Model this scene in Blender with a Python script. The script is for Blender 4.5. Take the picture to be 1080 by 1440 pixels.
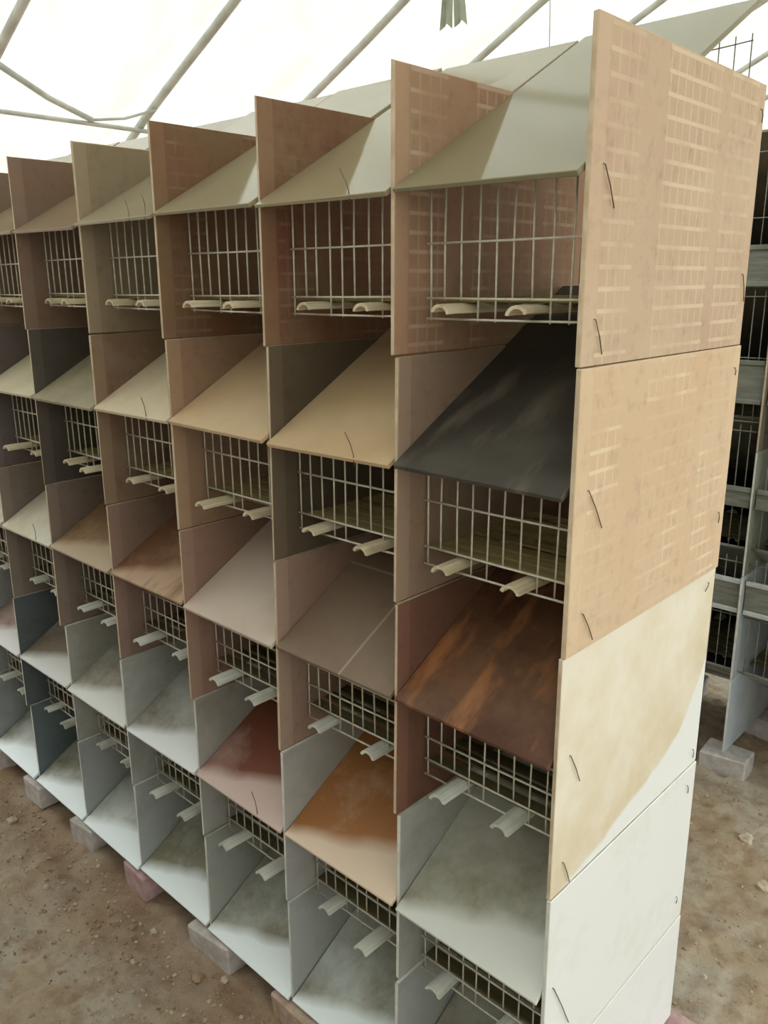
import bpy, math, random
from mathutils import Vector, Matrix, noise
for o in list(bpy.data.objects): bpy.data.objects.remove(o, do_unlink=True)
scene = bpy.context.scene
C = scene.collection
random.seed(11)

# ------------------------------------------------------------------ camera, sky, exposure
cam_data = bpy.data.cameras.new('camera'); cam = bpy.data.objects.new('camera', cam_data); C.objects.link(cam)
cam_data.sensor_fit = 'VERTICAL'; cam_data.sensor_height = 24.0
cam_data.lens = 1164.34 / 1440.0 * 24.0; cam_data.clip_start = 0.02
Rv = Vector((0.7293, 0.6842, -0.0078)); Fv = Vector((-0.6609, 0.7014, -0.2670)).normalized()
Rv = (Rv - Fv * Rv.dot(Fv)).normalized(); Uv = Rv.cross(Fv)
M = Matrix((( Rv.x, Uv.x, -Fv.x, 0.608), (Rv.y, Uv.y, -Fv.y, -1.0442), (Rv.z, Uv.z, -Fv.z, 1.789), (0, 0, 0, 1)))
cam.matrix_world = M
scene.camera = cam
world = bpy.data.worlds.new('sky'); scene.world = world; world.use_nodes = True
bg = world.node_tree.nodes['Background']
bg.inputs[0].default_value = (0.90, 0.96, 1.0, 1); bg.inputs[1].default_value = 2.7
scene.view_settings.view_transform = 'Standard'; scene.view_settings.look = 'None'
scene.view_settings.gamma = 1.0; scene.view_settings.use_curve_mapping = False
scene.view_settings.exposure = 0.16

# ------------------------------------------------------------------ helpers
def lin(c):
    def f(v):
        v /= 255.0
        return v / 12.92 if v <= 0.04045 else ((v + 0.055) / 1.055) ** 2.4
    return (f(c[0]), f(c[1]), f(c[2]), 1.0)

class NT:
    """small wrapper to write node trees"""
    def __init__(s, name):
        s.m = bpy.data.materials.new(name); s.m.use_nodes = True
        s.t = s.m.node_tree; s.t.nodes.clear()
        s.out = s.n('ShaderNodeOutputMaterial')
    def n(s, t, **kw):
        nd = s.t.nodes.new(t)
        for k, v in kw.items():
            if k.startswith('i_'):
                key = k[2:]; key = int(key) if key.isdigit() else key
                s.put(nd.inputs[key], v)
            else: setattr(nd, k, v)
        return nd
    def put(s, sock, v):
        if isinstance(v, bpy.types.NodeSocket): s.t.links.new(v, sock)
        else: sock.default_value = v
    def math(s, op, a, b=0.0, clamp=False):
        nd = s.n('ShaderNodeMath', operation=op, use_clamp=clamp); s.put(nd.inputs[0], a); s.put(nd.inputs[1], b); return nd.outputs[0]
    def mix(s, f, a, b):
        nd = s.n('ShaderNodeMix', data_type='RGBA'); s.put(nd.inputs[0], f); s.put(nd.inputs[6], a); s.put(nd.inputs[7], b); return nd.outputs[2]
    def mapr(s, v, a, b, c=0.0, d=1.0):
        nd = s.n('ShaderNodeMapRange', clamp=True); s.put(nd.inputs[0], v)
        for k, x in zip((1, 2, 3, 4), (a, b, c, d)): nd.inputs[k].default_value = x
        return nd.outputs[0]
    def noise(s, vec, scale, detail=4, rough=0.55, dim='3D'):
        nd = s.n('ShaderNodeTexNoise'); s.put(nd.inputs['Vector'], vec)
        nd.inputs['Scale'].default_value = scale; nd.inputs['Detail'].default_value = detail; nd.inputs['Roughness'].default_value = rough
        return nd.outputs['Fac']
    def finish(s, col, rough=0.6, bump=None, bstr=0.3, bdist=0.002, spec=0.5, metal=0.0):
        b = s.n('ShaderNodeBsdfPrincipled'); s.put(b.inputs['Base Color'], col); s.put(b.inputs['Roughness'], rough)
        b.inputs['Specular IOR Level'].default_value = spec; b.inputs['Metallic'].default_value = metal
        if bump is not None:
            bp = s.n('ShaderNodeBump'); bp.inputs['Strength'].default_value = bstr; bp.inputs['Distance'].default_value = bdist
            s.put(bp.inputs['Height'], bump); s.t.links.new(bp.outputs[0], b.inputs['Normal'])
        s.t.links.new(b.outputs[0], s.out.inputs[0]); return s.m
    def coords(s):
        """object coordinates shifted by a per-object random amount, and the plain ones"""
        tc = s.n('ShaderNodeTexCoord').outputs['Object']; oi = s.n('ShaderNodeObjectInfo').outputs['Random']
        sh = s.n('ShaderNodeVectorMath', operation='ADD'); s.put(sh.inputs[0], tc)
        cb = s.n('ShaderNodeCombineXYZ'); s.put(cb.inputs[0], s.math('MULTIPLY', oi, 37.0)); s.put(cb.inputs[1], s.math('MULTIPLY', oi, 91.0)); s.put(cb.inputs[2], s.math('MULTIPLY', oi, 53.0))
        s.put(sh.inputs[1], cb.outputs[0]); return tc, sh.outputs[0]

MATS = {}
def mat_back(base, dust, grid=0.0, gridcol=(222, 204, 172), gate=(0.45, 0.62), rim=0.25):
    """unglazed tile back: smooth rim, pressed waffle ribs, dusty blotches; local y = depth, z = height"""
    key = ('back', base, dust, grid, gridcol, gate, rim)
    if key in MATS: return MATS[key]
    N = NT('tile_back'); tc, v = N.coords()
    sp = N.n('ShaderNodeSeparateXYZ'); N.put(sp.inputs[0], tc); y, z = sp.outputs[1], sp.outputs[2]
    n1 = N.noise(v, 5.0, 5); n2 = N.noise(v, 34.0, 4, 0.65); n3 = N.noise(v, 160.0, 2)
    col = N.mix(N.mapr(n1, 0.35, 0.68), lin(base), lin(dust))
    col = N.mix(N.mapr(n2, 0.52, 0.75, 0.0, 0.35), col, lin(tuple(int(c * 0.72) for c in base)))
    # smooth rim along the edges
    edge = N.math('MINIMUM', N.math('MINIMUM', N.math('ADD', y, 0.293), N.math('SUBTRACT', 0.293, y)), 10.0)
    rimf = N.mapr(edge, 0.0325, 0.0345, 1.0, 0.0)
    col = N.mix(N.math('MULTIPLY', rimf, rim), col, lin(tuple(min(255, int(c * 1.22) + 10) for c in dust)))
    h = N.math('ADD', N.math('MULTIPLY', n2, 0.5), N.math('MULTIPLY', n3, 0.25))
    if grid > 0:
        def lines(c, pitch, width):
            fr = N.math('FRACT', N.math('MULTIPLY', N.math('ADD', c, 3.0), 1.0 / pitch))
            d = N.math('ABSOLUTE', N.math('SUBTRACT', fr, 0.5))
            return N.mapr(d, width * 0.7, width * 1.3, 1.0, 0.0)
        yy = N.math('ADD', y, 0.293)
        gz = lines(z, 0.0305, 0.11); gy = lines(y, 0.0255, 0.10)
        g = N.math('MAXIMUM', gz, N.math('MULTIPLY', gy, 0.55))
        def window(a, b): return N.math('MULTIPLY', N.mapr(yy, a, a + 0.004), N.mapr(yy, b, b + 0.004, 1.0, 0.0))
        wn = N.math('ADD', N.math('ADD', window(0.034, 0.128), window(0.205, 0.398)), window(0.432, 0.552), clamp=True)
        wear = N.mapr(N.noise(v, 7.0, 3), gate[0], gate[1], 0.18, 1.0)
        g = N.math('MULTIPLY', N.math('MULTIPLY', g, wn), wear)
        col = N.mix(N.math('MULTIPLY', g, grid), col, lin(gridcol))
        h = N.math('ADD', h, N.math('MULTIPLY', g, 0.9))
    MATS[key] = N.finish(col, 0.85, h, 0.35, 0.0015, 0.25); return MATS[key]

def mat_glaze(base, dirt, amount=0.5, rough=0.35, scale=5.0, lit_front=False, streak=None, joint=False):
    """glazed tile face with dried dirt and optional painted front light; local y runs up the slope for sloped tiles"""
    key = ('glaze', base, dirt, amount, rough, scale, lit_front, streak, joint)
    if key in MATS: return MATS[key]
    N = NT('tile_glaze'); tc, v = N.coords()
    sp = N.n('ShaderNodeSeparateXYZ'); N.put(sp.inputs[0], tc)
    n1 = N.noise(v, scale, 5, 0.6); n2 = N.noise(v, 45.0, 4, 0.7)
    f = N.mapr(N.math('ADD', n1, N.math('MULTIPLY', n2, 0.18)), 0.75 - 0.5 * amount, 1.0 - 0.5 * amount)
    if lit_front:   # droppings behind a pale front band that paints in slanting side light
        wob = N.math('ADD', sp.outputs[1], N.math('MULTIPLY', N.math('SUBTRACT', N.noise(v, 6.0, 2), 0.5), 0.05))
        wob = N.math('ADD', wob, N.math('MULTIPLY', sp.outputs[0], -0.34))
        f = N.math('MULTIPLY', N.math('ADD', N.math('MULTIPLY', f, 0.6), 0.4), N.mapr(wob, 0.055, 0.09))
    col = N.mix(f, lin(base), lin(dirt))
    if streak:
        st = N.n('ShaderNodeMapping'); N.put(st.inputs['Vector'], v); st.inputs['Scale'].default_value = (9, 2.5, 1); st.inputs['Rotation'].default_value = (0, 0, 0.5)
        col = N.mix(N.mapr(N.noise(st.outputs[0], 2.0, 4), 0.52, 0.7), col, lin(streak))
    if joint:         # cast joint lines of a patterned floor tile
        d1 = N.math('ABSOLUTE', N.math('ADD', sp.outputs[0], -0.03)); d2 = N.math('ABSOLUTE', N.math('ADD', sp.outputs[1], -0.27))
        jl = N.math('MAXIMUM', N.mapr(d1, 0.002, 0.004, 0.5, 0.0), N.mapr(d2, 0.002, 0.004, 0.5, 0.0))
        col = N.mix(jl, col, lin((196, 180, 164)))
    rg = rough if rough < 0.2 else N.math('ADD', rough, N.math('MULTIPLY', f, 0.22))
    MATS[key] = N.finish(col, rg, n2, 0.02, 0.0006, 0.22 if rough < 0.2 else 0.45); return MATS[key]

def mat_plain(name, base, var, scale=20.0, rough=0.6, metal=0.0, spec=0.4, bump=0.2):
    key = (name, base, var, scale, rough)
    if key in MATS: return MATS[key]
    N = NT(name); tc, v = N.coords(); n1 = N.noise(v, scale, 4)
    MATS[key] = N.finish(N.mix(N.mapr(n1, 0.35, 0.65), lin(base), lin(var)), rough, n1, bump, 0.002, spec, metal); return MATS[key]

def mat_bamboo(name, base, var):
    key = (name, base, var)
    if key in MATS: return MATS[key]
    N = NT(name); tc, v = N.coords()
    mp = N.n('ShaderNodeMapping'); N.put(mp.inputs['Vector'], v); mp.inputs['Scale'].default_value = (1, 40, 40)
    if 'runner' in name: mp.inputs['Scale'].default_value = (40, 1, 40)
    n1 = N.noise(mp.outputs[0], 3.0, 4); n2 = N.noise(v, 9.0, 3)
    col = N.mix(N.mapr(n1, 0.35, 0.65), lin(base), lin(var)); col = N.mix(N.mapr(n2, 0.5, 0.75, 0, .5), col, lin((92, 82, 56)))
    MATS[key] = N.finish(col, 0.7, n1, 0.25, 0.001, 0.3); return MATS[key]

def link(name, mesh, mat=None, parent=None, loc=(0, 0, 0), rot=(0, 0, 0)):
    o = bpy.data.objects.new(name, mesh); C.objects.link(o)
    if mesh is not None and mat is not None and not mesh.materials: mesh.materials.append(mat)
    if mesh is not None and mat is not None and mesh.materials[0] is not mat:
        o.material_slots[0].link = 'OBJECT'; o.material_slots[0].material = mat
    o.location = loc; o.rotation_euler = rot; o.parent = parent
    return o
def tag(o, label, cat, group=None):
    o['label'] = label; o['category'] = cat
    if group: o['group'] = group
    return o
def empty(name, loc=(0, 0, 0)):
    e = bpy.data.objects.new(name, None); C.objects.link(e); e.location = loc; e.empty_display_size = 0.05; return e

def box_mesh(name, sx, sy, sz, chip=0.0, bev=0.0012, cz=0.0, edges=None):
    """box centred on x,y ; bevelled edges with slightly chipped corners"""
    import bmesh
    bm = bmesh.new(); bmesh.ops.create_cube(bm, size=1.0)
    for v in bm.verts:
        v.co = Vector((v.co.x * sx, v.co.y * sy, v.co.z * sz + cz))
        if chip: v.co += Vector((random.uniform(-chip, chip) * 0.2, random.uniform(-chip, chip), random.uniform(-chip, chip)))
    if edges:
        bm.normal_update()
        for f in bm.faces:
            if abs(f.normal[edges]) > 0.9 or (edges == 1 and abs(f.normal.z) > 0.9): f.material_index = 1
    if bev: bmesh.ops.bevel(bm, geom=bm.edges[:], offset=bev, segments=1, affect='EDGES')
    me = bpy.data.meshes.new(name); bm.to_mesh(me); bm.free(); return me

def tube_mesh(name, pts, r, seg=6, taper=None):
    """round tube through a list of points"""
    pts = [Vector(p) for p in pts]; vs = []; fs = []
    for i, p in enumerate(pts):
        t = (pts[min(i + 1, len(pts) - 1)] - pts[max(i - 1, 0)]).normalized()
        a = t.cross(Vector((0, 0, 1))) if abs(t.z) < 0.95 else t.cross(Vector((0, 1, 0)))
        a.normalize(); b = t.cross(a)
        rr = r if taper is None else r * taper[i]
        for k in range(seg):
            an = 2 * math.pi * k / seg; vs.append(p + a * math.cos(an) * rr + b * math.sin(an) * rr)
    for i in range(len(pts) - 1):
        for k in range(seg):
            k2 = (k + 1) % seg; fs.append((i * seg + k, i * seg + k2, (i + 1) * seg + k2, (i + 1) * seg + k))
    fs.append(tuple(range(seg - 1, -1, -1))); n = (len(pts) - 1) * seg; fs.append(tuple(range(n, n + seg)))
    me = bpy.data.meshes.new(name); me.from_pydata(vs, [], fs); me.update()
    for p in me.polygons: p.use_smooth = len(p.vertices) == 4
    return me

# ------------------------------------------------------------------ the place: ground, tarp, arches
XP = [(-6.55, 0.0), (-6.50, 0.55), (-6.25, 1.15), (-5.72, 1.85), (-4.51, 2.63), (-3.30, 3.22), (-2.42, 3.65), (-1.4, 4.07), (-0.6, 4.26), (0.2, 4.32)]
prof = XP + [(0.4 - x, z) for x, z in reversed(XP[:-1])]
def smooth(pts, n=5):
    out = []
    for i in range(len(pts) - 1):
        p0 = pts[max(i - 1, 0)]; p1 = pts[i]; p2 = pts[i + 1]; p3 = pts[min(i + 2, len(pts) - 1)]
        for k in range(n):
            t = k / n
            out.append(tuple(0.5 * (2 * p1[j] + (p2[j] - p0[j]) * t + (2 * p0[j] - 5 * p1[j] + 4 * p2[j] - p3[j]) * t * t + (3 * p1[j] - p0[j] - 3 * p2[j] + p3[j]) * t ** 3) for j in (0, 1)))
    return out + [pts[-1]]
prof = smooth(prof, 5)
def roof_z(x):
    for (a, b), (c, d) in zip(prof, prof[1:]):
        if a <= x <= c and c > a: return b + (d - b) * (x - a) / (c - a)
    return 0.0

def ground_h(x, y):
    v = Vector((x, y, 0.3))
    h = noise.noise(v * 1.3) * 0.012 + noise.noise(v * 5.0) * 0.009 + noise.noise(v * 14.0) * 0.009 + noise.noise(v * 33.0) * 0.007 + noise.noise(v * 75.0) * 0.0035
    h += 0.034 * max(0.0, noise.noise(v * 9.0 + Vector((7, 3, 1)))) * math.exp(-((y + 0.06) / 0.12) ** 2)
    return h - 0.012
def axis(lo, a, b, hi, fine, n):
    s = [lo + (a - lo) * (1 - (1 - i / n) ** 2.2) for i in range(n)]
    m = int((b - a) / fine); s += [a + (b - a) * i / m for i in range(m)]
    s += [b + (hi - b) * (i / n) ** 2.2 for i in range(n + 1)]
    return s
gx = axis(-40, -2.9, 0.7, 40, 0.014, 40); gy = axis(-40, -0.75, 2.6, 40, 0.014, 40)
verts = [(x, y, ground_h(x, y)) for y in gy for x in gx]; nx = len(gx)
faces = [(j * nx + i, j * nx + i + 1, (j + 1) * nx + i + 1, (j + 1) * nx + i) for j in range(len(gy) - 1) for i in range(nx - 1)]
me = bpy.data.meshes.new('floor'); me.from_pydata(verts, [], faces); me.update()
for p in me.polygons: p.use_smooth = True
N = NT('dirt'); tc = N.n('ShaderNodeTexCoord').outputs['Object']
a = N.noise(tc, 2.2, 5, 0.6); b = N.noise(tc, 13.0, 6, 0.65); c = N.noise(tc, 70.0, 4, 0.7)
col = N.mix(N.mapr(a, 0.38, 0.62), lin((172, 148, 120)), lin((184, 174, 158)))
col = N.mix(N.mapr(b, 0.45, 0.7, 0, 0.75), col, lin((132, 104, 80)))
gs = N.n('ShaderNodeSeparateXYZ'); N.put(gs.inputs[0], tc)
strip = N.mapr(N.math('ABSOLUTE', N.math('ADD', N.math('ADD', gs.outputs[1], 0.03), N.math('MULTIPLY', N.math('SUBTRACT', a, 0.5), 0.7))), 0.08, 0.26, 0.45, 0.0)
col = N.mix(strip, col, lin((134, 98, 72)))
col = N.mix(N.mapr(c, 0.62, 0.72, 0, 0.5), col, lin((186, 172, 150)))
col = N.mix(N.mapr(c, 0.30, 0.40, 0.5, 0.0), col, lin((92, 74, 58)))
floor = link('floor', me, N.finish(col, 0.95, N.math('ADD', N.math('MULTIPLY', b, 0.6), N.math('MULTIPLY', c, 0.5)), 0.7, 0.012, 0.2))
floor['kind'] = 'structure'; floor['label'] = 'trodden brown dirt ground with loose clods'

# tarp : real thin cover, light comes through it
N = NT('tarp'); tc = N.n('ShaderNodeTexCoord').outputs['Object']
mp = N.n('ShaderNodeMapping'); N.put(mp.inputs['Vector'], tc); mp.inputs['Scale'].default_value = (1.0, 2.2, 1.0)
wr = N.noise(mp.outputs[0], 1.6, 5, 0.6)
tcol = N.mix(N.mapr(wr, 0.35, 0.7), lin((220, 222, 208)), lin((248, 249, 238)))
df = N.n('ShaderNodeBsdfDiffuse'); df.inputs[0].default_value = lin((205, 205, 196)); tr = N.n('ShaderNodeBsdfTranslucent'); N.put(tr.inputs[0], tcol)
mx = N.n('ShaderNodeMixShader'); mx.inputs[0].default_value = 0.42
N.t.links.new(df.outputs[0], mx.inputs[1]); N.t.links.new(tr.outputs[0], mx.inputs[2]); N.t.links.new(mx.outputs[0], N.out.inputs[0])
bp = N.n('ShaderNodeBump'); bp.inputs['Strength'].default_value = 0.5; bp.inputs['Distance'].default_value = 0.05; N.put(bp.inputs['Height'], wr)
N.t.links.new(bp.outputs[0], df.inputs['Normal']); N.t.links.new(bp.outputs[0], tr.inputs['Normal'])
tarp = N.m
ys = [-3.0 + 0.2 * i for i in range(71)]
tv = []; tf = []; npf = len(prof)
for y in ys:
    sag = 0.035 * (0.5 - 0.5 * math.cos(2 * math.pi * (y % 1.0)))
    for x, z in prof:
        k = noise.noise(Vector((x * 1.1, y * 1.6, z))) * 0.018 + noise.noise(Vector((x * 3.1, y * 4.6, z * 3))) * 0.006
        d = Vector((x - 1.0, 0, z - 0.6)).normalized() * (0.03 - sag + k)
        tv.append((x + d.x, y, max(-0.05, z + d.z) if z > 0.01 else -0.05))
for j in range(len(ys) - 1):
    for i in range(npf - 1):
        if prof[i][1] < (2.6 if prof[i][0] > 0 else 2.3): continue      # sides left open out of view, added to let daylight in sideways
        tf.append((j * npf + i, j * npf + i + 1, (j + 1) * npf + i + 1, (j + 1) * npf + i))
me = bpy.data.meshes.new('ceiling'); me.from_pydata(tv, [], tf); me.update()
for p in me.polygons: p.use_smooth = True
ceil = link('ceiling', me, tarp); ceil['kind'] = 'structure'; ceil['label'] = 'white translucent plastic sheet stretched over the arches'
# far end of the tunnel, closed with the same sheet
ev = [(x, 11.0, z) for x, z in prof]; me = bpy.data.meshes.new('wall_back'); me.from_pydata(ev, [], [tuple(range(len(ev)))]); me.update()
wb = link('wall_back', me, tarp); wb['kind'] = 'structure'; wb['label'] = 'white plastic sheet closing the far end'

ev = [(x, -3.0, z) for x, z in prof]; me = bpy.data.meshes.new('wall_front'); me.from_pydata(ev, [], [tuple(reversed(range(len(ev))))]); me.update()
wf = link('wall_front', me, tarp); wf['kind'] = 'structure'; wf['label'] = 'added white plastic sheet closing the near end to cut frontal light'  # unseen near end, closed to hold back frontal daylight

steel = mat_plain('galvanised_tube', (206, 206, 198), (176, 176, 168), 8.0, 0.5, 0.0, 0.5)
arch = tube_mesh('arch_tube', [(x, 0, z if z > 0.01 else -0.03) for x, z in prof], 0.024, 8)
for y in range(-2, 11):
    lab = {1: 'grey steel arch tube carrying the upper end of the thick brace', 2: 'grey steel arch tube reached by the thin brace rod', 3: 'grey steel arch tube beside the hanging plastic strips', 4: 'grey steel arch tube with a thin string hanging from it'}.get(y, 'bare grey steel arch tube with no brace or string, holding up the white sheet')
    tag(link('arch_tube', arch, steel, None, (0, y, 0)), lab, 'steel tube', 'arch tubes under the sheet')
pz = roof_z(-4.30) - 0.035
tag(link('purlin_tube', tube_mesh('purlin_tube', [(-4.30, -2.6, pz), (-4.30, 4, pz), (-4.30, 10.5, pz)], 0.013, 8), steel), 'thin grey lengthwise tube tied under the arch tubes', 'steel tube')
kn = Vector((-4.29, 1.667, pz + 0.02))
for (q, r_) in (((-3.98, 1.0, roof_z(-3.98) - 0.03), 'thick'), ((-4.12, 2.0, roof_z(-4.12) - 0.03), 'thin')):
    tag(link('brace_tube', tube_mesh('brace_tube', [kn, (kn + Vector(q)) / 2 + Vector((0, 0, -0.02)), q], 0.017 if r_ == 'thick' else 0.008, 8), steel),
        'thick grey brace tube slanting from the lengthwise tube to an arch' if r_ == 'thick' else 'thin grey brace rod meeting the thick brace on the lengthwise tube', 'steel tube')

# ------------------------------------------------------------------ cage bank
W = 0.34845; D = 0.587; TH = 0.009; NCOL = 8
ROOF = [1.932, 1.485, 1.037, 0.5665, 0.090]
SEAM = [2.12, 1.670, 1.223, 0.776, 0.373, 0.078]
SL = math.radians(29.5)
EDGE = mat_plain('tile_edge_lit', (214, 194, 168), (192, 168, 140), 30.0, 0.8, 0, 0.3)  # edges paler than the faces, painting in the light they catch
LIT_EDGEW = mat_plain('tile_edge_white_lit', (226, 224, 216), (206, 202, 192), 30.0, 0.8, 0, 0.3)
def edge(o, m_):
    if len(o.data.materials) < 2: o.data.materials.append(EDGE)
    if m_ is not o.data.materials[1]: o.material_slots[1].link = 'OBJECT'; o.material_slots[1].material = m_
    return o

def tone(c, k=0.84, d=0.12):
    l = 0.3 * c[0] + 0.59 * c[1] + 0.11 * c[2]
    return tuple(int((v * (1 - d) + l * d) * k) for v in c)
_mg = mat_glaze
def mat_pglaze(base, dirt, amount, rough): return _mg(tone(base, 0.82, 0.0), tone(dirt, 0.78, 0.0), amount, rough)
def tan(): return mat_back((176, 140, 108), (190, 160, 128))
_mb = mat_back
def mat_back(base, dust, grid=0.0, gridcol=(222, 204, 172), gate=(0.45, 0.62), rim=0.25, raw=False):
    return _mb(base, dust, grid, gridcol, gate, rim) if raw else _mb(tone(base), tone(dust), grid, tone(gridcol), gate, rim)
B = {  # partition tile materials, [partition][tile from the top], as seen on the side that faces the bank's end panel
 0: [mat_back((196, 168, 144), (204, 180, 154), 0.55, (232, 214, 184), (0.34, 0.55), 0.10, True), mat_back((212, 182, 152), (216, 190, 160), 0.55, (240, 224, 194), (0.52, 0.62), 0.10, True), 'stain', mat_glaze((236, 238, 236), (226, 224, 214), 0.25, 0.3), mat_glaze((236, 238, 236), (220, 222, 216), 0.25, 0.3)],
 1: [mat_back((200, 150, 118), (200, 162, 128), 0.7, (236, 204, 172)), mat_back((178, 142, 116), (182, 152, 128)), mat_back((134, 88, 68), (146, 100, 80)), mat_pglaze((206, 206, 200), (188, 186, 174), 0.4, 0.45), mat_pglaze((200, 204, 200), (186, 190, 182), 0.4, 0.45)],
 2: [mat_back((150, 96, 70), (164, 128, 96), 0.35, (190, 158, 126), (0.5, 0.6)), mat_back((110, 94, 74), (124, 108, 84)), mat_back((186, 144, 124), (184, 152, 132)), mat_pglaze((208, 206, 200), (196, 192, 182), 0.4, 0.45), mat_pglaze((206, 208, 204), (190, 190, 182), 0.4, 0.45)],
 3: [mat_back((152, 104, 74), (150, 116, 84), 0.35, (186, 158, 128), (0.5, 0.6)), mat_back((184, 144, 112), (188, 152, 120)), mat_back((182, 140, 120), (176, 138, 116)), mat_pglaze((196, 192, 184), (176, 168, 154), 0.45, 0.45), mat_pglaze((196, 198, 190), (176, 174, 160), 0.4, 0.45)],
 4: [mat_back((168, 146, 116), (174, 154, 124)), mat_back((150, 106, 84), (166, 142, 114)), mat_back((170, 136, 118), (160, 130, 112)), mat_pglaze((202, 202, 196), (184, 182, 172), 0.4, 0.45), mat_pglaze((198, 202, 198), (180, 182, 174), 0.4, 0.45)],
 5: [mat_back((154, 118, 92), (150, 126, 108)), mat_back((92, 84, 74), (106, 96, 84)), mat_back((154, 134, 118), (146, 126, 112)), mat_pglaze((198, 196, 186), (180, 174, 160), 0.4, 0.45), mat_pglaze((194, 198, 194), (172, 176, 168), 0.4, 0.45)],
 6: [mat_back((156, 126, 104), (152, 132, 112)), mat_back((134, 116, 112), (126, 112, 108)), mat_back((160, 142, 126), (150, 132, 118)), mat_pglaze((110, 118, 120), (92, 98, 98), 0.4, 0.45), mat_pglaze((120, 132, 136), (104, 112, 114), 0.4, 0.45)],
 7: [tan(), tan(), mat_back((150, 132, 118), (146, 126, 112)), mat_pglaze((196, 200, 198), (180, 182, 176), 0.4, 0.45), mat_pglaze((190, 196, 196), (172, 176, 172), 0.4, 0.45)],
}
B[8] = B[4]
# stained glazed end tile: cream grime above a curved tide line (a stain with a shape of its own)
N = NT('tile_stained'); tc, v = N.coords(); sp = N.n('ShaderNodeSeparateXYZ'); N.put(sp.inputs[0], tc)
yy = N.math('ADD', sp.outputs[1], 0.293)
zz = N.math('ADD', sp.outputs[2], 0.9995)
tide = N.math('ADD', N.math('ADD', 0.765, N.math('MULTIPLY', yy, 0.20)), N.math('MULTIPLY', N.math('POWER', N.math('MULTIPLY', yy, 1.75), 7.0), 0.12))
wob = N.math('MULTIPLY', N.math('SUBTRACT', N.noise(v, 14.0, 4), 0.5), 0.035)
dd = N.math('ADD', N.math('SUBTRACT', zz, tide), wob)
m1 = N.mapr(dd, 0.0, 0.012); line = N.math('MULTIPLY', m1, N.mapr(dd, 0.01, 0.22, 0.55, 0.0))
n1 = N.noise(v, 9.0, 5, 0.65)
col = N.mix(m1, lin((236, 238, 236)), N.mix(N.mapr(n1, 0.4, 0.68), lin((238, 230, 214)), lin((228, 216, 190))))
col = N.mix(N.math('MULTIPLY', line, N.mapr(n1, 0.3, 0.6, 0.4, 1.0)), col, lin((208, 188, 150)))
B[0][2] = N.finish(col, 0.4, n1, 0.05, 0.001)

G = {  # sloped tiles [column][row]
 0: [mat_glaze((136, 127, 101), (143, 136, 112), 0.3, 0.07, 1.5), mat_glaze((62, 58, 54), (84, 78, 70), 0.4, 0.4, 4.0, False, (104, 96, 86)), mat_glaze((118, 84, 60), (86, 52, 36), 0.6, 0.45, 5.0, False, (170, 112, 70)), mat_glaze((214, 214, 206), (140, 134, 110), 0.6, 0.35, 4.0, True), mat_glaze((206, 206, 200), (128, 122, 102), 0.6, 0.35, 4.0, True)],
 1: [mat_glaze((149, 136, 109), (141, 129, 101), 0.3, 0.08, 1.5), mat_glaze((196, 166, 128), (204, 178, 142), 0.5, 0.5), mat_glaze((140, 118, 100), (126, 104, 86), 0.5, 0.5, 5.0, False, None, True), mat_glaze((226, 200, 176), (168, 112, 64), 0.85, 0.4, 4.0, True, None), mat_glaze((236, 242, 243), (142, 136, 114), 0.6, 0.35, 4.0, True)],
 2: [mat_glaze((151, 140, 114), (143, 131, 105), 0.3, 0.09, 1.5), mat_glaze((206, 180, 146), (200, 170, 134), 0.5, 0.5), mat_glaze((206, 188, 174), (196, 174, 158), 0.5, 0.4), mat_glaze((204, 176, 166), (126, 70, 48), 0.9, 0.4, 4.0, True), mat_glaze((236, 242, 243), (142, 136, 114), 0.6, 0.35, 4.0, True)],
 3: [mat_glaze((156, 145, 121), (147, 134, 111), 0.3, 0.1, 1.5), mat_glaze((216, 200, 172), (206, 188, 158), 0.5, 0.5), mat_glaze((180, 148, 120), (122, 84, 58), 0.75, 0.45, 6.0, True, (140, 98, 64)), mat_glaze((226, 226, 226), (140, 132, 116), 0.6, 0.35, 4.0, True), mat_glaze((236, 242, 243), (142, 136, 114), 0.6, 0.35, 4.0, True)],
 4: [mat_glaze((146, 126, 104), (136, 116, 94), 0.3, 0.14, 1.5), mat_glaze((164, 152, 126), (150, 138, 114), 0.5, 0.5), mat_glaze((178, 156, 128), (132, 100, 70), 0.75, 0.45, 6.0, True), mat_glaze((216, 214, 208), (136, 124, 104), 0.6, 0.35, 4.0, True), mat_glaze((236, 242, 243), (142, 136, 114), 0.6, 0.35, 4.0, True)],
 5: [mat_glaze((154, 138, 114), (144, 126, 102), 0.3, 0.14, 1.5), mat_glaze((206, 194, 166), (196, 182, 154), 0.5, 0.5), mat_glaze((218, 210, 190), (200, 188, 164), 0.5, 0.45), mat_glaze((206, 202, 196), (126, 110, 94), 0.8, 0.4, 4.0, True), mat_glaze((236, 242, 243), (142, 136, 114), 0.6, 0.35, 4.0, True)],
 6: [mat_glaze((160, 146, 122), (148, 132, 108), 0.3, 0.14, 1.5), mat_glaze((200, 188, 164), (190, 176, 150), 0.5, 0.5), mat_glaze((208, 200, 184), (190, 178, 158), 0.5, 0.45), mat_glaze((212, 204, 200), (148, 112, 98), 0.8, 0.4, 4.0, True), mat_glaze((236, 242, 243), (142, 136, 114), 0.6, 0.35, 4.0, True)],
}
G[7] = G[5]
ORD = ['first', 'second', 'third', 'fourth', 'fifth', 'sixth', 'seventh', 'eighth', 'ninth']
ROWN = ['top', 'second', 'third', 'bottom']
WIRE = mat_plain('galvanised_wire', (226, 220, 206), (204, 196, 180), 60.0, 0.45, 0.0, 0.5)
RUST = mat_plain('tie_wire', (128, 108, 90), (98, 82, 68), 60.0, 0.6, 0.3, 0.4)
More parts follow.
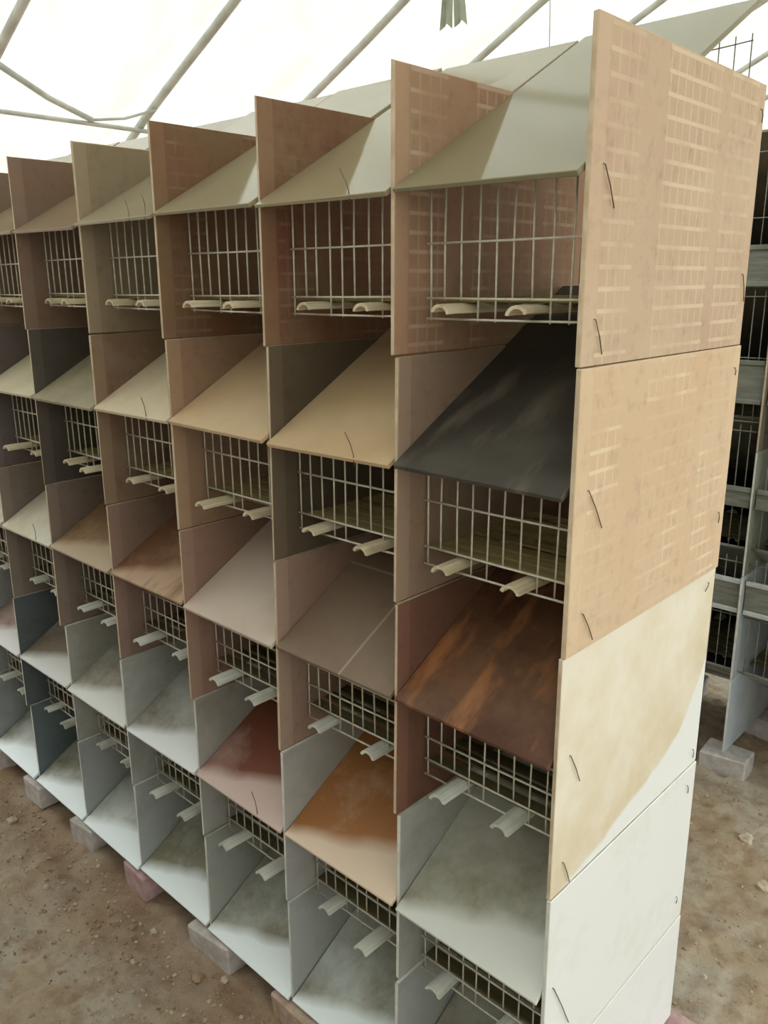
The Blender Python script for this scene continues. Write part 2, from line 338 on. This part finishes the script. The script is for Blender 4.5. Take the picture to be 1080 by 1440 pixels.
SLAT = mat_bamboo('bamboo_slat', (156, 140, 92), (128, 114, 72))
SLATD = mat_bamboo('bamboo_slat_soiled', (104, 96, 68), (80, 74, 52))
RUN = mat_bamboo('bamboo_runner', (218, 204, 176), (192, 176, 144))
RUNW = mat_bamboo('bamboo_runner_pale', (220, 220, 210), (196, 196, 184))

def bend_tie(pts, r=0.0010): return tube_mesh('tie_wire', pts, r, 5)

bank = tag(empty('cage_bank', (-NCOL * W / 2, D / 2, 0.078)), 'tall bank of bird cages built from ceramic tiles tied with wire', 'cage bank')
OFF = Vector(bank.location)
def bl(x, y, z): return (x - OFF.x, y - OFF.y, z - OFF.z)
part_meshes = {}
for i in range(NCOL + 1):
    for k in range(5):
        h = SEAM[k] - SEAM[k + 1]
        key = (k, i % 3)
        if key not in part_meshes: part_meshes[key] = box_mesh('partition_tile', TH, D, h - 0.0015, 0.0025 if i else 0.001, edges=1)
        dx = 0.0 if i == 0 else random.uniform(-0.002, 0.002); dy = 0.0 if i == 0 else random.uniform(-0.006, 0.006)
        if i == 0: dx = (0.0, 0.003, -0.001, 0.001, 0.002)[k]
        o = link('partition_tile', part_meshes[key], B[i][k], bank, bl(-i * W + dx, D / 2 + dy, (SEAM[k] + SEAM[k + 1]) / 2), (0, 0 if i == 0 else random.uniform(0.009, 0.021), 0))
        edge(o, EDGE if k < 3 else LIT_EDGEW)
        if i == 0:
            for (ya, za, yb, zb) in [t for t in ((0.032, 1.942, 0.063, 1.886), (0.031, 1.738, 0.054, 1.687), (0.036, 1.489, 0.082, 1.42), (0.041, 1.29, 0.075, 1.235), (0.036, 1.041, 0.07, 0.977), (0.033, 0.837, 0.056, 0.783), (0.021, 0.583, 0.081, 0.461), (0.569, 2.078, 0.572, 2.055), (0.559, 1.80, 0.575, 1.75), (0.561, 1.630, 0.563, 1.615), (0.555, 1.348, 0.556, 1.325), (0.551, 1.20, 0.535, 1.185), (0.561, 0.815, 0.56, 0.795), (0.545, 0.735, 0.547, 0.715), (0.549, 0.445, 0.545, 0.43)) if SEAM[k + 1] < t[1] <= SEAM[k]]:
                x0 = TH / 2 + 0.001; yc = D / 2; zc = (SEAM[k] + SEAM[k + 1]) / 2
                mid = ((ya + yb) / 2, (za + zb) / 2)
                link('tie_wire', bend_tie([(x0 - 0.004, ya - yc, za - zc), (x0 + 0.002, ya - yc, za - zc - 0.002), (x0 + 0.003, mid[0] - yc, mid[1] - zc), (x0 + 0.002, yb - yc, zb - zc)]), RUST, o)
slope_meshes = {}
for c in range(NCOL):
    for r in range(5):
        L = 0.645 if r == 0 else 0.60
        key = (r == 0, c % 2)
        if key not in slope_meshes:
            m_ = box_mesh('sloped_tile', W - TH - 0.004, L, TH, 0.0022, edges=None)
            for vv in m_.vertices: vv.co.y += L / 2
            slope_meshes[key] = m_
        tilt = random.uniform(-0.006, 0.006); dz = random.uniform(-0.004, 0.004) if c else 0.0
        if (c, r) == (1, 1): dz = -0.004
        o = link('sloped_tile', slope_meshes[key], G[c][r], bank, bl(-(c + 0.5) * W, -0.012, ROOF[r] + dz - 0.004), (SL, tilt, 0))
        # wire ends left sticking up near the front edge
        if (c, r) in ((1, 0), (3, 0), (1, 1), (3, 1), (5, 2), (2, 3), (0, 4)):
            link('tie_wire', bend_tie([(0.085, -0.004, -0.006), (0.080, 0.008, 0.008), (0.066, 0.022, 0.020), (0.050, 0.034, 0.036)]), RUST, o)
        if (c, r) == (3, 0):
            link('tie_wire', bend_tie([(0.15, -0.004, -0.006), (0.148, 0.008, 0.008), (0.138, 0.022, 0.020), (0.125, 0.034, 0.036)]), RUST, o)

# added black sheet behind the cages, keeping their insides dark below the top row
fv = []; ff = []; nx_ = 60; nz_ = 16
for t_ in (0.0, 0.003):
    for j in range(nz_ + 1):
        for i in range(nx_ + 1):
            x = -0.002 - (NCOL * W - 0.004) * i / nx_; z = 0.10 + (1.66 - 0.10) * j / nz_
            fv.append(bl(x, D + 0.012 + t_ + 0.006 * noise.noise(Vector((x * 6, z * 2, 0))), z))
q_ = (nx_ + 1) * (nz_ + 1)
for s_ in (0, q_):
    for j in range(nz_):
        for i in range(nx_):
            a_ = s_ + j * (nx_ + 1) + i; f_ = (a_, a_ + 1, a_ + nx_ + 2, a_ + nx_ + 1); ff.append(f_ if s_ else f_[::-1])
sheet_mesh = bpy.data.meshes.new('shade_sheet'); sheet_mesh.from_pydata(fv, [], ff); sheet_mesh.update()
SHADE_FILM = mat_plain('shade_film', (44, 44, 42), (32, 32, 32), 6.0, 0.45)
link('shade_sheet', sheet_mesh, SHADE_FILM, bank)['label'] = 'added black sheet darkening the cage insides'

# front grilles and bamboo floors, one per cage
SPAN = W - TH - 0.010
hwire = tube_mesh('horizontal_wire', [(-SPAN / 2, 0, 0), (0, 0, -0.0005), (SPAN / 2, 0, 0)], 0.0021, 6)
vlong = tube_mesh('vertical_wire', [(0, 0, 0.031), (0.0006, 0, -0.08), (0, 0, -0.204)], 0.0018, 6)
vshort = tube_mesh('vertical_wire', [(0, 0, 0.031), (-0.0006, 0, -0.08), (0, 0, -0.170)], 0.0018, 6)
slat = box_mesh('slat', SPAN - 0.006, 0.030, 0.006, 0.0, 0.0015)
def runner_mesh(length, name='runner'):
    """split bamboo, arched section, running front to back"""
    vs = []; fs = []; n = 8; ys_ = [0, 0.02, 0.15, 0.3, length]
    for j, y in enumerate(ys_):
        for rad in (0.0205, 0.0140):
            for k in range(n + 1):
                a = math.radians(12 + 156 * k / n); vs.append((rad * math.cos(a), y, rad * math.sin(a) * 0.85 - 0.0060 + (0.0006 if j % 2 else 0)))
    q = 2 * (n + 1)
    for j in range(len(ys_) - 1):
        for k in range(n):
            a = j * q + k; fs.append((a, a + 1, a + 1 + q, a + q)); b = a + n + 1; fs.append((b + 1, b, b + q, b + q + 1))
        fs.append((j * q, j * q + q, j * q + q + n + 1, j * q + n + 1)); e = j * q + n; fs.append((e, e + n + 1, e + n + 1 + q, e + q))
    for j in (0, len(ys_) - 1):
        for k in range(n):
            a = j * q + k; f = (a, a + n + 1, a + n + 2, a + 1); fs.append(f if j == 0 else f[::-1])
    me = bpy.data.meshes.new(name); me.from_pydata(vs, [], fs); me.update()
    return me
runner = runner_mesh(0.40)
for c in range(NCOL):
    for r in range(4):
        xc = -(c + 0.5) * W; z0 = ROOF[r]; j = random.uniform(-0.003, 0.003)
        g = tag(empty('front_grille', (xc, 0.075 + random.uniform(-0.004, 0.004), z0)), 'galvanised wire front grille of the %s row cage, %s column from the end panel' % (ROWN[r], ORD[c]), 'wire grille', 'front grilles of the tile cages')
        for zz_ in ((-0.078, -0.167, -0.200) if r < 2 else (-0.068, -0.118, -0.167, -0.200)):
            link('horizontal_wire', hwire, WIRE, g, (0, -0.0035 if zz_ > -0.19 else -0.004, zz_ + j), (0, random.uniform(-0.008, 0.008), 0))
        for k in range(10):
            lg = (k % 4 in (0, 3)) or k == 9
            link('vertical_wire', vlong if lg else vshort, WIRE, g, (-SPAN / 2 + 0.004 + k * 0.0342 + random.uniform(-0.002, 0.002), 0, j), (0, random.uniform(-0.012, 0.012), 0))
        f = tag(empty('slatted_tray', (xc, 0.02, z0 - 0.196)), 'bamboo slat tray flooring the %s row cage, %s column from the end panel' % (ROWN[r], ORD[c]), 'cage tray', 'slatted trays of the tile cages')
        for k in range(8):
            if c == 0 and r == 0 and False: continue
            link('slat', slat, SLAT if r < 2 else SLATD, f, (0, 0.076 + k * 0.043 + random.uniform(-0.004, 0.004), 0.0235 + random.uniform(-0.001, 0.001)), (random.uniform(-0.05, 0.05), 0, random.uniform(-0.012, 0.012)))
        for fx in (-0.25 + random.uniform(-0.03, 0.03), 0.18 + random.uniform(-0.03, 0.03)):
            link('runner', runner, RUN if r < 2 else RUNW, f, (fx * W, random.uniform(-0.022, 0.012), 0.0075), (0, random.uniform(-0.12, 0.12), random.uniform(-0.04, 0.04)))

# bricks under the partitions
BRM = [mat_plain('brick_grey', (206, 198, 192), (180, 170, 164), 30.0, 0.9, 0, 0.2, 0.5), mat_plain('brick_mauve', (200, 168, 166), (174, 140, 138), 30.0, 0.9, 0, 0.2, 0.5), mat_plain('brick_tan', (194, 172, 154), (168, 142, 124), 30.0, 0.9, 0, 0.2, 0.5)]
bricks = [box_mesh('brick', 0.115, 0.24, 0.092, 0.004, 0.004, 0.046), box_mesh('brick', 0.17, 0.115, 0.092, 0.005, 0.005, 0.046)]
for i in range(NCOL + 1):
    kind = (1, 0, 1, 1, 0, 0, 0, 0, 0)[i]; mt = BRM[(1, 2, 2, 0, 1, 0, 0, 0, 0)[i]]
    dx = (0, 0.0, 0.02, 0.01, -0.02, -0.012, -0.012, 0, 0)[i]; y0 = (0.1, 0.09, 0.035, 0.035, 0.10, 0.095, 0.095, 0.095, 0.095)[i]
    tag(link('brick', bricks[kind], mt, None, (-i * W + dx, y0, -0.018), (0, 0, random.uniform(-0.12, 0.12))), '%s brick under the front of the %s partition from the end panel' % (('mauve', 'tan', 'tan', 'grey', 'mauve', 'grey', 'grey', 'grey', 'grey')[i], ORD[i]) if i else 'mauve brick under the front of the end panel', 'brick', 'bricks carrying the cage bank')
    if i < 3:
        tag(link('brick', bricks[0], BRM[1], None, (-i * W + (0.015 if i == 0 else 0), D - 0.09, -0.018), (0, 0, random.uniform(-0.1, 0.1))), 'mauve brick under the back of the end panel' if i == 0 else 'mauve brick under the back of the %s partition from the end panel' % ORD[i], 'brick', 'bricks carrying the cage bank')

# ------------------------------------------------------------------ second bank across the aisle, its back towards us
Y2 = 1.83
bx = [-0.013 - W * k for k in range(6)]
bank2 = tag(empty('cage_bank', (bx[0] - 2.5 * W, Y2 + D / 2, 0.078)), 'second bank of tile cages showing its back across the aisle', 'cage bank')
O2 = Vector(bank2.location)
m2 = [mat_back((150, 116, 92), (140, 118, 96)), mat_back((140, 128, 108), (132, 120, 100)), mat_glaze((150, 152, 138), (110, 112, 92), 0.5, 0.5), mat_glaze((176, 182, 184), (150, 156, 154), 0.4, 0.5), mat_glaze((186, 194, 200), (164, 172, 176), 0.4, 0.5)]
for i, x in enumerate(bx):
    for k in range(5):
        edge(link('partition_tile', part_meshes[(k, i % 3)], m2[k], bank2, (x - O2.x, 0, (SEAM[k] + SEAM[k + 1]) / 2 - O2.z)), EDGE if k < 2 else LIT_EDGEW)
g2 = [mat_glaze((150, 138, 118), (130, 118, 98), 0.5, 0.4), mat_glaze((140, 134, 120), (120, 114, 98), 0.5, 0.4), mat_glaze((150, 146, 132), (126, 122, 106), 0.6, 0.4), mat_glaze((176, 176, 168), (140, 138, 124), 0.6, 0.4), mat_glaze((186, 190, 188), (150, 148, 138), 0.6, 0.4)]
for c in range(5):
    for r in range(5):
        link('sloped_tile', slope_meshes[(r == 0, c % 2)], g2[r], bank2, ((bx[c] + bx[c + 1]) / 2 - O2.x, Y2 + D + 0.012 - O2.y, ROOF[r] - 0.004 - O2.z), (SL, 0, math.pi))
fv2 = [(x, y, z) for y in (Y2 + D + 0.02, Y2 + D + 0.023) for x, z in ((bx[0], 0.12), (bx[-1], 0.12), (bx[-1], 1.95), (bx[0], 1.95))]
me = bpy.data.meshes.new('far_shade_sheet'); me.from_pydata([tuple(Vector(v_) - O2) for v_ in fv2], [], [(0, 1, 2, 3), (7, 6, 5, 4), (0, 4, 5, 1), (1, 5, 6, 2), (2, 6, 7, 3), (3, 7, 4, 0)]); me.update()
link('far_shade_sheet', me, SHADE_FILM, bank2)['label'] = 'added black sheet darkening the far openings'  # sheet added so the second bank stays dark inside
WIRED = mat_plain('dusty_wire', (150, 148, 136), (124, 120, 108), 60.0, 0.6, 0.0, 0.4)
bv = tube_mesh('vertical_wire', [(0, 0, -0.17), (0.0005, 0, 0.05), (0, 0, 0.27)], 0.0019, 6)
board_m = box_mesh('cross_board', SPAN, 0.008, 1.0, 0, 0); rail_m = box_mesh('rail', SPAN, 0.016, 0.016, 0, 0.002)
BOARD = mat_plain('grey_board', (142, 142, 132), (116, 116, 104), 9.0, 0.8); RAIL = mat_plain('pale_rail', (206, 208, 206), (184, 186, 182), 20.0, 0.7)
BZ = [(1.775, 1.89), (1.39, 1.52), (1.03, 1.085), (0.64, 0.75)]
for c in range(3):
    xc = (bx[c] + bx[c + 1]) / 2
    for r in range(4):
        g = tag(empty('back_grille', (xc, Y2 + 0.035, ROOF[r])), 'back wire grille of the %s row, %s column, in the bank across the aisle' % (ROWN[r], ORD[c]), 'wire grille', 'back grilles of the bank across the aisle')
        for zz_ in (-0.165, 0.05, 0.25): link('horizontal_wire', hwire, WIRED, g, (0, -0.0035, zz_))
        for k in range(9): link('vertical_wire', bv, WIRED, g, (SPAN / 2 - 0.03 - k * 0.0348, 0, 0))
        za, zb = BZ[r]
        o = link('cross_board', board_m, BOARD, g, (0, -0.012, (za + zb) / 2 - ROOF[r])); o.scale = (1, 1, zb - za)
        for z_ in (za, zb): link('rail', rail_m, RAIL if r == 3 else BOARD, g, (0, -0.016, z_ - ROOF[r]))
        f = tag(empty('slatted_tray', (xc, Y2 + 0.02, ROOF[r] - 0.196)), 'bamboo slat tray of the %s row, %s column, in the bank across the aisle' % (ROWN[r], ORD[c]), 'cage tray', 'slatted trays of the bank across the aisle')
        for k in range(8): link('slat', slat, SLATD, f, (0, 0.146 + k * 0.043, 0.0235))
        for fx in (-0.25, 0.18): link('runner', runner, RUNW, f, (fx * W, 0.155, 0.0075))
for i, x in enumerate(bx[:4]):
    tag(link('brick', bricks[1], BRM[0], None, (x, Y2 + 0.05, -0.030), (0, 0, 0.05)), 'grey brick under the %s partition of the bank across the aisle' % ORD[i], 'brick', 'bricks across the aisle')
    tag(link('brick', bricks[0], BRM[0], None, (x, Y2 + D - 0.12, -0.018)), 'grey brick under the far end of the %s partition across the aisle' % ORD[i], 'brick', 'far bricks across the aisle')

# third bank, added out of view to shade the cage fronts
Y3 = -1.55 - D
shade_bank = tag(empty('cage_bank', (-NCOL * W / 2, Y3 + D / 2, 0.078)), 'added third bank of tile cages, out of view, shading the near aisle', 'cage bank')
O3 = Vector(shade_bank.location)
for i in range(NCOL + 1):
    for k in range(5):
        link('partition_tile', part_meshes[(k, i % 3)], B[(i * 3 + 1) % 7 + 1][k], shade_bank, (-i * W - O3.x, 0, (SEAM[k] + SEAM[k + 1]) / 2 - O3.z))
for c in range(NCOL):
    for r in range(5):
        link('sloped_tile', slope_meshes[(r == 0, c % 2)], G[(c * 3 + 1) % 7][r], shade_bank, (-(c + 0.5) * W - O3.x, Y3 - 0.012 - O3.y, ROOF[r] - 0.004 - O3.z), (SL, 0, 0))
for i in range(NCOL + 1):
    for y_, nm in ((Y3 + 0.1, 'far'), (Y3 + D - 0.09, 'near')):
        tag(link('brick', bricks[0], BRM[i % 3], None, (-i * W, y_, -0.018)), 'brick under the %s end of a partition in the added third cage bank' % nm, 'brick', '%s bricks under the added third bank' % nm)

link('shade_sheet', sheet_mesh, SHADE_FILM, shade_bank)['label'] = 'added black sheet darkening the cage insides'  # same added sheet, cutting bounce light into the aisle
# bent wire mesh panel standing on the second bank
pm = empty('mesh_panel', (-0.70, Y2 + 0.27, 2.128)); tag(pm, 'square wire mesh panel standing on top of the bank across the aisle', 'wire mesh')
dark = mat_plain('dark_wire', (120, 112, 98), (96, 90, 80), 60.0, 0.6, 0.3, 0.4)
pv = tube_mesh('vertical_wire', [(0, 0, 0), (0.002, 0, 0.2), (0, 0, 0.465)], 0.0022, 6); ph = tube_mesh('horizontal_wire', [(-0.17, 0, -0.006), (0, 0, 0), (0.085, 0, 0.004)], 0.0022, 6)
for k in range(5): link('vertical_wire', pv, dark, pm, (-0.145 + k * 0.056, 0, 0))
for k in range(4): link('horizontal_wire', ph, dark, pm, (0, -0.004, 0.03 + k * 0.136))

# ------------------------------------------------------------------ hanging bits under the sheet
def strip_mesh(name, x0, spread):
    vs = []; fs = []; n = 10
    for j in range(n + 1):
        t = j / n; w = 0.016 + 0.020 * t ** 1.5; cx = spread * t ** 2
        for k in range(5):
            u = k / 4 - 0.5; vs.append((x0 + cx + u * 2 * w, 0.012 * math.sin(u * 7 + t * 3), -t * 0.72 + 0.02 * t * math.cos(u * 4)))
    b0 = len(vs); vs += [(x, y + 0.003, z) for x, y, z in vs]
    for s_ in (0, b0):
        for j in range(n):
            for k in range(4):
                a = s_ + j * 5 + k; f = (a, a + 1, a + 6, a + 5); fs.append(f if s_ == 0 else f[::-1])
    me = bpy.data.meshes.new(name); me.from_pydata(vs, [], fs); me.update(); return me
pl = mat_plain('grey_plastic', (176, 178, 160), (150, 152, 136), 12.0, 0.6)
hx, hy = -2.28, 2.55
hs = tag(empty('hanging_strips', (hx, hy, roof_z(hx) + 0.02)), 'pair of grey plastic strips hanging down from the sheet', 'plastic strip')
for s_, sp_ in ((-0.012, -0.035), (0.014, 0.03)): link('strip', strip_mesh('strip', s_, sp_), pl, hs, (0, 0.004 * (s_ > 0), 0))
tag(link('hanging_string', tube_mesh('hanging_string', [(-2.665, 4.0, roof_z(-2.665)), (-2.66, 4.0, 3.4), (-2.655, 4.0, 3.24)], 0.003, 5), pl), 'thin string hanging from an arch tube', 'string')

# ------------------------------------------------------------------ stones and clods
def stone_mesh(name, r, seed):
    import bmesh
    bm = bmesh.new(); bmesh.ops.create_icosphere(bm, subdivisions=2, radius=r)
    for v in bm.verts: v.co *= 1 + 0.55 * noise.noise(v.co / r * 1.3 + Vector((seed * 3.1, seed, 0))); v.co.z *= 0.7
    me = bpy.data.meshes.new(name); bm.to_mesh(me); bm.free(); return me
STM = [mat_plain('stone_pale', (200, 186, 162), (172, 156, 132), 40.0, 0.9, 0, 0.2, 0.4), mat_plain('stone_brown', (166, 140, 114), (140, 114, 90), 40.0, 0.9, 0, 0.2, 0.4)]
STON = [(-0.141, 1.497, .022, 0), (-0.017, 1.29, .02, 0), (0.0, 1.36, .012, 0), (-0.012, 0.847, .010, 0), (-1.638, -0.193, .010, 0), (-1.40, -0.11, .013, 1), (-1.30, -0.10, .015, 1), (-1.237, -0.068, .011, 0), (-0.94, -0.036, .010, 0), (-2.06, -0.12, .017, 0), (-1.007, -0.075, .016, 1), (-1.20, -0.17, .012, 1), (-0.72, -0.06, .014, 1)]
for q, (x, y, rr, mm) in enumerate(STON):
    tag(link('stone', stone_mesh('stone', rr, q), STM[mm], None, (x, y, ground_h(x, y) + rr * 0.25), (0, 0, q)), ('pale' if mm == 0 else 'brown') + ' stone on the dirt ' + ('in the aisle behind the cage bank' if y > 0.5 else 'in front of the cage bank'), 'stone', ('pale' if mm == 0 else 'brown') + (' stones in the aisle' if y > 0.5 else ' stones before the cages'))
base = []
import bmesh
bm = bmesh.new(); bmesh.ops.create_icosphere(bm, subdivisions=1, radius=1.0); iv = [v.co.copy() for v in bm.verts]; ifc = [tuple(v.index for v in f.verts) for f in bm.faces]; bm.free()
vs = []; fs = []
for q in range(5200):
    if q % 3: x = random.uniform(-2.9, 0.4); y = -abs(random.gauss(0, 0.22)) - 0.03
    else: x = random.uniform(-1.2, 0.6); y = random.uniform(0.63, 1.8)
    rr = 0.0016 + 0.006 * random.random() ** 3.2
    z = ground_h(x, y) + rr * 0.2; b0 = len(vs); sd = Vector((q * 1.7, q * 0.3, 0)); st = (random.uniform(.7, 1.3), random.uniform(.7, 1.3), random.uniform(.5, .9))
    for v in iv:
        k = rr * (1 + 0.4 * noise.noise(v * 1.1 + sd)); vs.append((x + v.x * k * st[0], y + v.y * k * st[1], z + v.z * k * st[2]))
    fs += [tuple(b0 + t for t in f) for f in ifc]
me = bpy.data.meshes.new('dirt_crumbs'); me.from_pydata(vs, [], fs); me.update()
N = NT('crumbs'); tc = N.n('ShaderNodeTexCoord').outputs['Object']; a = N.noise(tc, 45.0, 2)
cr = link('dirt_crumbs', me, N.finish(N.mix(N.mapr(a, 0.4, 0.62), lin((146, 120, 94)), lin((190, 174, 150))), 0.95))
tag(cr, 'loose crumbs of earth and grit scattered over the ground', 'grit'); cr['kind'] = 'stuff'
